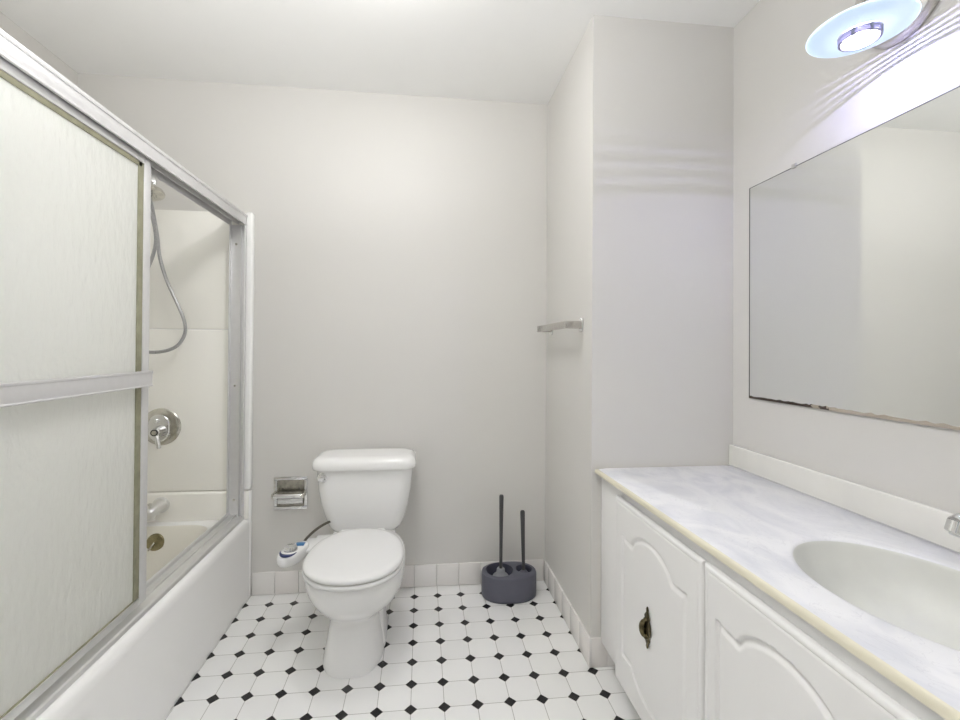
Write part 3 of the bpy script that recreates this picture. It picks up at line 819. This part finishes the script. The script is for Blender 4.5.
def routed_door(y0, y1, z0, z1, outline):
    th = FX - 0.001 - DX
    step = 0.0028
    ny = max(2, int((y1 - y0) / step)); nz = max(2, int((z1 - z0) / step))
    ys = np.linspace(y0, y1, ny + 1); zs = np.linspace(z0, z1, nz + 1)
    Yg, Zg = np.meshgrid(ys, zs, indexing='ij')
    P = np.array(outline + [outline[0]])
    d = np.full(Yg.shape, 9.0); inside = np.zeros(Yg.shape, bool)
    for (ay, az), (by_, bz) in zip(P[:-1], P[1:]):
        ey, ez = by_ - ay, bz - az
        L2 = ey * ey + ez * ez + 1e-12
        t_ = np.clip(((Yg - ay) * ey + (Zg - az) * ez) / L2, 0, 1)
        d = np.minimum(d, np.hypot(Yg - ay - t_ * ey, Zg - az - t_ * ez))
        cond = ((az > Zg) != (bz > Zg))
        xin = ay + (Zg - az) * ey / (ez if abs(ez) > 1e-9 else 1e-9)
        inside ^= cond & (Yg < xin)
    sd = np.where(inside, d, -d)
    prof_d = np.array([-1, -0.0045, -0.0015, 0.0015, 0.006, 0.013, 1.0])
    prof_h = np.array([0, 0, 0.0060, 0.0072, 0.0056, 0.0, 0.0])
    dep = np.interp(sd, prof_d, prof_h)
    eb = np.minimum(np.minimum(Yg - y0, y1 - Yg), np.minimum(Zg - z0, z1 - Zg))
    dep = dep + np.interp(eb, [0, 0.002, 0.006, 0.011, 0.0135, 0.016], [0.0065, 0.0022, 0.0004, 0.0, 0.0022, 0.0])
    Xg = DX + dep
    verts = [(float(a), float(b), float(c)) for a, b, c in zip(Xg.ravel(), Yg.ravel(), Zg.ravel())]
    bm = bmesh.new()
    V = [bm.verts.new(p) for p in verts]
    m_ = nz + 1
    for i in range(ny):
        for j in range(nz):
            bm.faces.new((V[i * m_ + j], V[i * m_ + j + 1], V[(i + 1) * m_ + j + 1], V[(i + 1) * m_ + j]))
    loop = [V[i * m_] for i in range(ny + 1)] + [V[ny * m_ + j] for j in range(1, nz + 1)] + [V[i * m_ + nz] for i in range(ny - 1, -1, -1)] + [V[j] for j in range(nz - 1, 0, -1)]
    back = [bm.verts.new((DX + th, v.co.y, v.co.z)) for v in loop]
    nl = len(loop)
    for k in range(nl): bm.faces.new((loop[k], loop[(k + 1) % nl], back[(k + 1) % nl], back[k]))
    bm.faces.new(back)
    return bm

DZ0, DZ1 = 0.080, 0.687
d1 = obj('door', routed_door(0.9765, 1.445, DZ0, DZ1, arch_outline(1.037, 1.390, 0.190, 0.574, 0.047)), M['white_paint'], van, angle=0.9)
d2 = obj('door', routed_door(0.500, 0.9685, DZ0, DZ1 + 0.002, arch_outline(0.560, 0.922, 0.190, 0.580, 0.045)), M['white_paint'], van, angle=0.9)
d3 = obj('door', routed_door(0.020, 0.4915, DZ0, DZ1, arch_outline(0.080, 0.433, 0.190, 0.576, 0.047)), M['white_paint'], van, angle=0.9)
def pull(y, z, par):
    bm = bmesh.new()
    prof = [(-0.058, 0.002), (-0.053, 0.007), (-0.046, 0.005), (-0.040, 0.010), (-0.031, 0.017), (-0.023, 0.012), (-0.015, 0.019), (0.0, 0.022), (0.015, 0.019), (0.023, 0.012), (0.031, 0.016), (0.040, 0.009), (0.046, 0.005), (0.053, 0.007), (0.060, 0.002)]
    rr = []
    for t_, r in prof:
        rr.append([(DX - 0.0012 - 0.0035 * (1 + math.cos(2 * PI * k / 28)) * (0.5 + 20 * r), y + r * math.sin(2 * PI * k / 28), z + t_) for k in range(28)])
    bm_rings(bm, rr)
    for sz in (-1, 1):
        bm_lathe(bm, (DX - 0.004, y, z + sz * 0.024), (-1, 0, 0), [(0, 0.007), (0.008, 0.006), (0.011, 0.0)], 14)
    bm_tube(bm, [(DX - 0.010, y, z + 0.024), (DX - 0.013, y + 0.005, z + 0.016), (DX - 0.0145, y + 0.009, z + 0.004), (DX - 0.0145, y + 0.009, z - 0.010), (DX - 0.013, y + 0.005, z - 0.020), (DX - 0.010, y, z - 0.024)], lambda t: 0.004 + 0.0045 * math.sin(PI * t), 12)
    return obj('pull_handle', bm, M['bronze'], par)
for dd, yy in ((d1, 1.220), (d2, 0.741), (d3, 0.256)):
    pull(yy, 0.380, dd)['label'] = 'ornate aged bronze pull'

# ------------------------------------------------------------------ counter with moulded basin
cnt = thing('vanity_counter', 'white veined marble counter with moulded oval basin', 'counter', (0.92, 0.8, CZ - CT))
X0c, X1c, Y0c, Y1c = 0.655, XR - 0.002, -0.08, YC - 0.001
SCX, SCY, SA, SB = 0.925, 0.728, 0.172, 0.222
angs = [2 * PI * k / 96 for k in range(96)] + [math.atan2(y - SCY, x - SCX) % (2 * PI) for x in (X0c, X1c) for y in (Y0c, Y1c)]
angs = sorted(set(angs))
def rect_ring(z, d):
    out = []
    for a in angs:
        c, s = math.cos(a), math.sin(a)
        t_ = 1e9
        if c > 1e-9: t_ = min(t_, (X1c - d - SCX) / c)
        if c < -1e-9: t_ = min(t_, (X0c + d - SCX) / c)
        if s > 1e-9: t_ = min(t_, (Y1c - d - SCY) / s)
        if s < -1e-9: t_ = min(t_, (Y0c + d - SCY) / s)
        out.append((SCX + c * t_, SCY + s * t_, z))
    return out
def ell(z, k, add=0.0):
    # same angles as the outer ring, so the surface stays untwisted
    out = []
    for a in angs:
        c, s = math.cos(a), math.sin(a)
        r = 1 / math.sqrt((c / (SA * k + add)) ** 2 + (s / (SB * k + add)) ** 2)
        out.append((SCX + c * r, SCY + s * r, z))
    return out
rings = [rect_ring(CZ - CT, 0.004), rect_ring(CZ - CT, 0.0), rect_ring(CZ - 0.009, 0.0), rect_ring(CZ - 0.003, 0.002), rect_ring(CZ, 0.006), ell(CZ, 1, 0.03),
         ell(CZ + 0.0005, 1, 0.010), ell(CZ, 1, 0.003), ell(CZ - 0.003, 1.0), ell(CZ - 0.010, 0.985), ell(CZ - 0.03, 0.95), ell(CZ - 0.06, 0.88), ell(CZ - 0.09, 0.77), ell(CZ - 0.115, 0.61), ell(CZ - 0.13, 0.42), ell(CZ - 0.137, 0.22), ell(CZ - 0.139, 0.10)]
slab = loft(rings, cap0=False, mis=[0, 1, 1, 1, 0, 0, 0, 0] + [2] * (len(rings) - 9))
for v in slab.verts:      # the fitted slab runs slightly out of square along its front
    if v.co.x < 0.70: v.co.x -= 0.013 * max(0.0, (v.co.y - 0.45) / 1.15) * min(1.0, (0.70 - v.co.x) / 0.03)
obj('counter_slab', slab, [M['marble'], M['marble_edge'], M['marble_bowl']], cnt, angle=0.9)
obj('sink_drain', lathe((SCX, SCY, CZ - 0.1395), (0, 0, 1), [(0, 0.024), (0.002, 0.024), (0.0035, 0.020), (0.0015, 0.017), (0.0015, 0.0)], 28), M['chrome'], cnt)
bsp = obj('backsplash', box((XR - 0.020, Y0c, CZ + 0.0005), (XR - 0.001, Y1c - 0.001, CZ + 0.080), 0.004, 3), M['marble_splash'], cnt)
bsp['label'] = 'ivory marble backsplash strip'

cbd = bmesh.new()
bm_tube(cbd, [(XR - 0.0205, Y0c, CZ + 0.0012), (XR - 0.0205, Y1c - 0.002, CZ + 0.0012)], 0.0032, 10, smooth=False)
obj('caulk_bead', cbd, M['seat'], cnt)
fau = thing('faucet', 'chrome faucet behind the oval basin', 'faucet', (1.125, SCY, CZ))
obj('base_plate', loft([rrect(1.125, SCY, 0.026, 0.082, 0.026, CZ + z, 10) for z in (0.0006, 0.012)] + [rrect(1.125, SCY, 0.022, 0.078, 0.022, CZ + 0.018, 10)]), M['chrome'], fau)
obj('spout', tube([(1.125, SCY, CZ + 0.012), (1.122, SCY, CZ + 0.06), (1.10, SCY, CZ + 0.105), (1.06, SCY, CZ + 0.128), (1.02, SCY, CZ + 0.13), (0.992, SCY, CZ + 0.122)], lambda t: 0.017 - 0.003 * t, 20), M['chrome'], fau)
obj('aerator', lathe((0.994, SCY, CZ + 0.126), (-0.35, 0, -1), [(0, 0.013), (0.020, 0.013), (0.022, 0.010), (0.022, 0.0)], 20), M['chrome'], fau)
for sy in (-1, 1):
    hb_ = bmesh.new()
    bm_lathe(hb_, (1.128, SCY + sy * 0.058, CZ + 0.015), (0, 0, 1), [(0, 0.019), (0.02, 0.017), (0.035, 0.014), (0.042, 0.0)], 22)
    bm_tube(hb_, [(1.128, SCY + sy * 0.058, CZ + 0.045), (1.126, SCY + sy * 0.08, CZ + 0.056), (1.122, SCY + sy * 0.105, CZ + 0.060)], 0.006, 12)
    obj('lever_handle', hb_, M['chrome'], fau)

# ------------------------------------------------------------------ mirror
MY0, MY1, MZ0, MZ1 = 0.20, 1.507, 1.009, 1.775
mir = thing('wall_mirror', 'large frameless wall mirror with worn bottom edge over the counter', 'mirror', (XR, 0.85, MZ0))
mb_ = bmesh.new(); bm_box(mb_, (XR - 0.0055, MY0, MZ0), (XR - 0.0005, MY1, MZ1))
for f in mb_.faces: f.material_index = 0 if f.normal.x < -0.5 or f.calc_center_median().x < XR - 0.005 else 1
obj('mirror_glass', mb_, [M['mirror'], M['mirror_edge']], mir, smooth=False)
eg = bmesh.new()
bm_box(eg, (XR - 0.0063, MY1 - 0.0022, MZ0), (XR - 0.0003, MY1 + 0.0008, MZ1)); bm_box(eg, (XR - 0.0063, MY0, MZ1 - 0.0006), (XR - 0.0003, MY1, MZ1 + 0.0012))
obj('mirror_edge', eg, M['mirror_edge'], mir, smooth=False)
# corroded strip along the bottom, irregular upper outline
we = bmesh.new()
ny = 150
prev = None
for k in range(ny + 1):
    y = MY1 - (MY1 - MY0) * k / ny
    h = 0.004 + 0.0035 * (0.5 + 0.5 * math.sin(k * 0.9 + 2 * math.sin(k * 0.37))) * (0.4 + random.random() * 0.8)
    if 26 < k < 40: h += 0.004 * random.random()
    a = we.verts.new((XR - 0.0068, y, MZ0 - 0.003)); b = we.verts.new((XR - 0.0068, y, MZ0 + h)); c = we.verts.new((XR - 0.0052, y, MZ0 + h)); d = we.verts.new((XR - 0.0052, y, MZ0 - 0.003))
    if prev:
        pa, pb_, pc, pd = prev
        we.faces.new((pa, pb_, b, a)); we.faces.new((pb_, pc, c, b)); we.faces.new((pc, pd, d, c)); we.faces.new((pd, pa, a, d))
    prev = (a, b, c, d)
o = obj('worn_edge_strip', we, M['worn'], mir, smooth=False); o['label'] = 'corroded brown strip along the bottom edge'
for y in (1.310, 0.40):
    obj('mirror_clip', box((XR - 0.010, y - 0.008, MZ1 - 0.004), (XR - 0.0003, y + 0.008, MZ1 + 0.010), 0.002), M['plate'], mir)

# ------------------------------------------------------------------ vanity lamp
LX, LY, LZ = XR - 0.14, 0.970, 1.950
vl = thing('wall_lamp', 'lit wall lamp with blue tinted glass dish above the mirror', 'lamp', (XR, LY, 2.03))
obj('wall_canopy', lathe((XR - 0.0005, 0.985, 2.055), (-1, 0, 0), [(0, 0.094), (0.012, 0.096), (0.026, 0.090), (0.036, 0.074), (0.040, 0.050), (0.041, 0.0)], 56), M['nickel'], vl)
obj('lamp_arm', tube([(XR - 0.038, 0.982, 2.05), (XR - 0.075, 0.977, 2.065), (LX + 0.02, LY, 2.055), (LX, LY, 2.03), (LX, LY, 2.0)], 0.010, 16), M['nickel'], vl)
dish = bmesh.new()
bm_lathe(dish, (LX, LY, LZ), (0, 0, 1), [(0.0062, 0.0435), (0.0072, 0.060), (0.0100, 0.084), (0.0145, 0.1035), (0.0170, 0.1050), (0.0185, 0.103), (0.0145, 0.083), (0.0115, 0.060), (0.0105, 0.0435)], 72, cap0=False, cap1=False)
obj('glass_dish', dish, M['shade'], vl)
rim = bmesh.new()
bm_tube(rim, [(LX + 0.1045 * math.cos(2 * PI * k / 72), LY + 0.1045 * math.sin(2 * PI * k / 72), LZ + 0.0170) for k in range(73)], 0.0016, 8, smooth=False)
obj('dish_rim', rim, M['shade_rim'], vl)
cup = bmesh.new()
bm_lathe(cup, (LX, LY, LZ + 0.0075), (0, 0, 1), [(0.0015, 0.034), (0.005, 0.040), (0.018, 0.040), (0.040, 0.020), (0.056, 0.012), (0.056, 0.0)], 48)
obj('socket_cup', cup, M['nickel'], vl)
# stacked rings round the light source; the thin gaps between them throw the fine bright lines on the walls
fins = bmesh.new()
RF = 0.037
for z0, z1 in ((0.0038, 0.0056), (0.0, 0.0027), (-0.0032, -0.0014), (-0.0063, -0.0050), (-0.0100, -0.0085)):
    rr = []
    for z, r in ((z0, RF), (z1, RF), (z1, RF + 0.005), (z0, RF + 0.005)):
        rr.append([(LX + r * math.cos(2 * PI * k / 64), LY + r * math.sin(2 * PI * k / 64), LZ + z) for k in range(64)])
    bm_rings(fins, rr + [rr[0]], False, False)
for a in (205, 255, 300):
    a = math.radians(a)
    c = Vector((LX + (RF + 0.002) * math.cos(a), LY + (RF + 0.002) * math.sin(a), LZ))
    bm_box(fins, (c.x - 0.003, c.y - 0.003, LZ - 0.0115), (c.x + 0.003, c.y + 0.003, LZ + 0.006))
obj('retaining_rings', fins, M['lampring'], vl)
obj('bulb', lathe((LX, LY, LZ + 0.0088), (0, 0, -1), [(0, 0.0355), (0.0012, 0.0355), (0.0022, 0.032), (0.0026, 0.0)], 40), M['bulb'], vl)
pl = bpy.data.lights.new('lamp_source', 'POINT')
pl.energy = LAMP_POWER; pl.color = (0.56, 0.53, 1.0); pl.shadow_soft_size = 0.0008
po_ = bpy.data.objects.new('lamp_source', pl); po_.location = (0, 0, 0)
COL.objects.link(po_); po_.parent = vl; po_.location = Vector((LX, LY, LZ)) - vl.location

# ------------------------------------------------------------------ ceiling lamp (above the frame)
cl = thing('ceiling_lamp', 'round white glass lamp flush on the middle of the ceiling', 'lamp', (-0.14, 1.32, ZC))
obj('lamp_base', lathe((-0.14, 1.32, ZC - 0.0005), (0, 0, -1), [(0, 0.135), (0.010, 0.135), (0.014, 0.131), (0.014, 0.0)], 48), M['nickel'], cl)
obj('lamp_dome', lathe((-0.14, 1.32, ZC - 0.0145), (0, 0, -1), [(0, 0.127), (0.014, 0.125), (0.030, 0.110), (0.042, 0.080), (0.048, 0.04), (0.049, 0.0)], 48), M['dome'], cl)
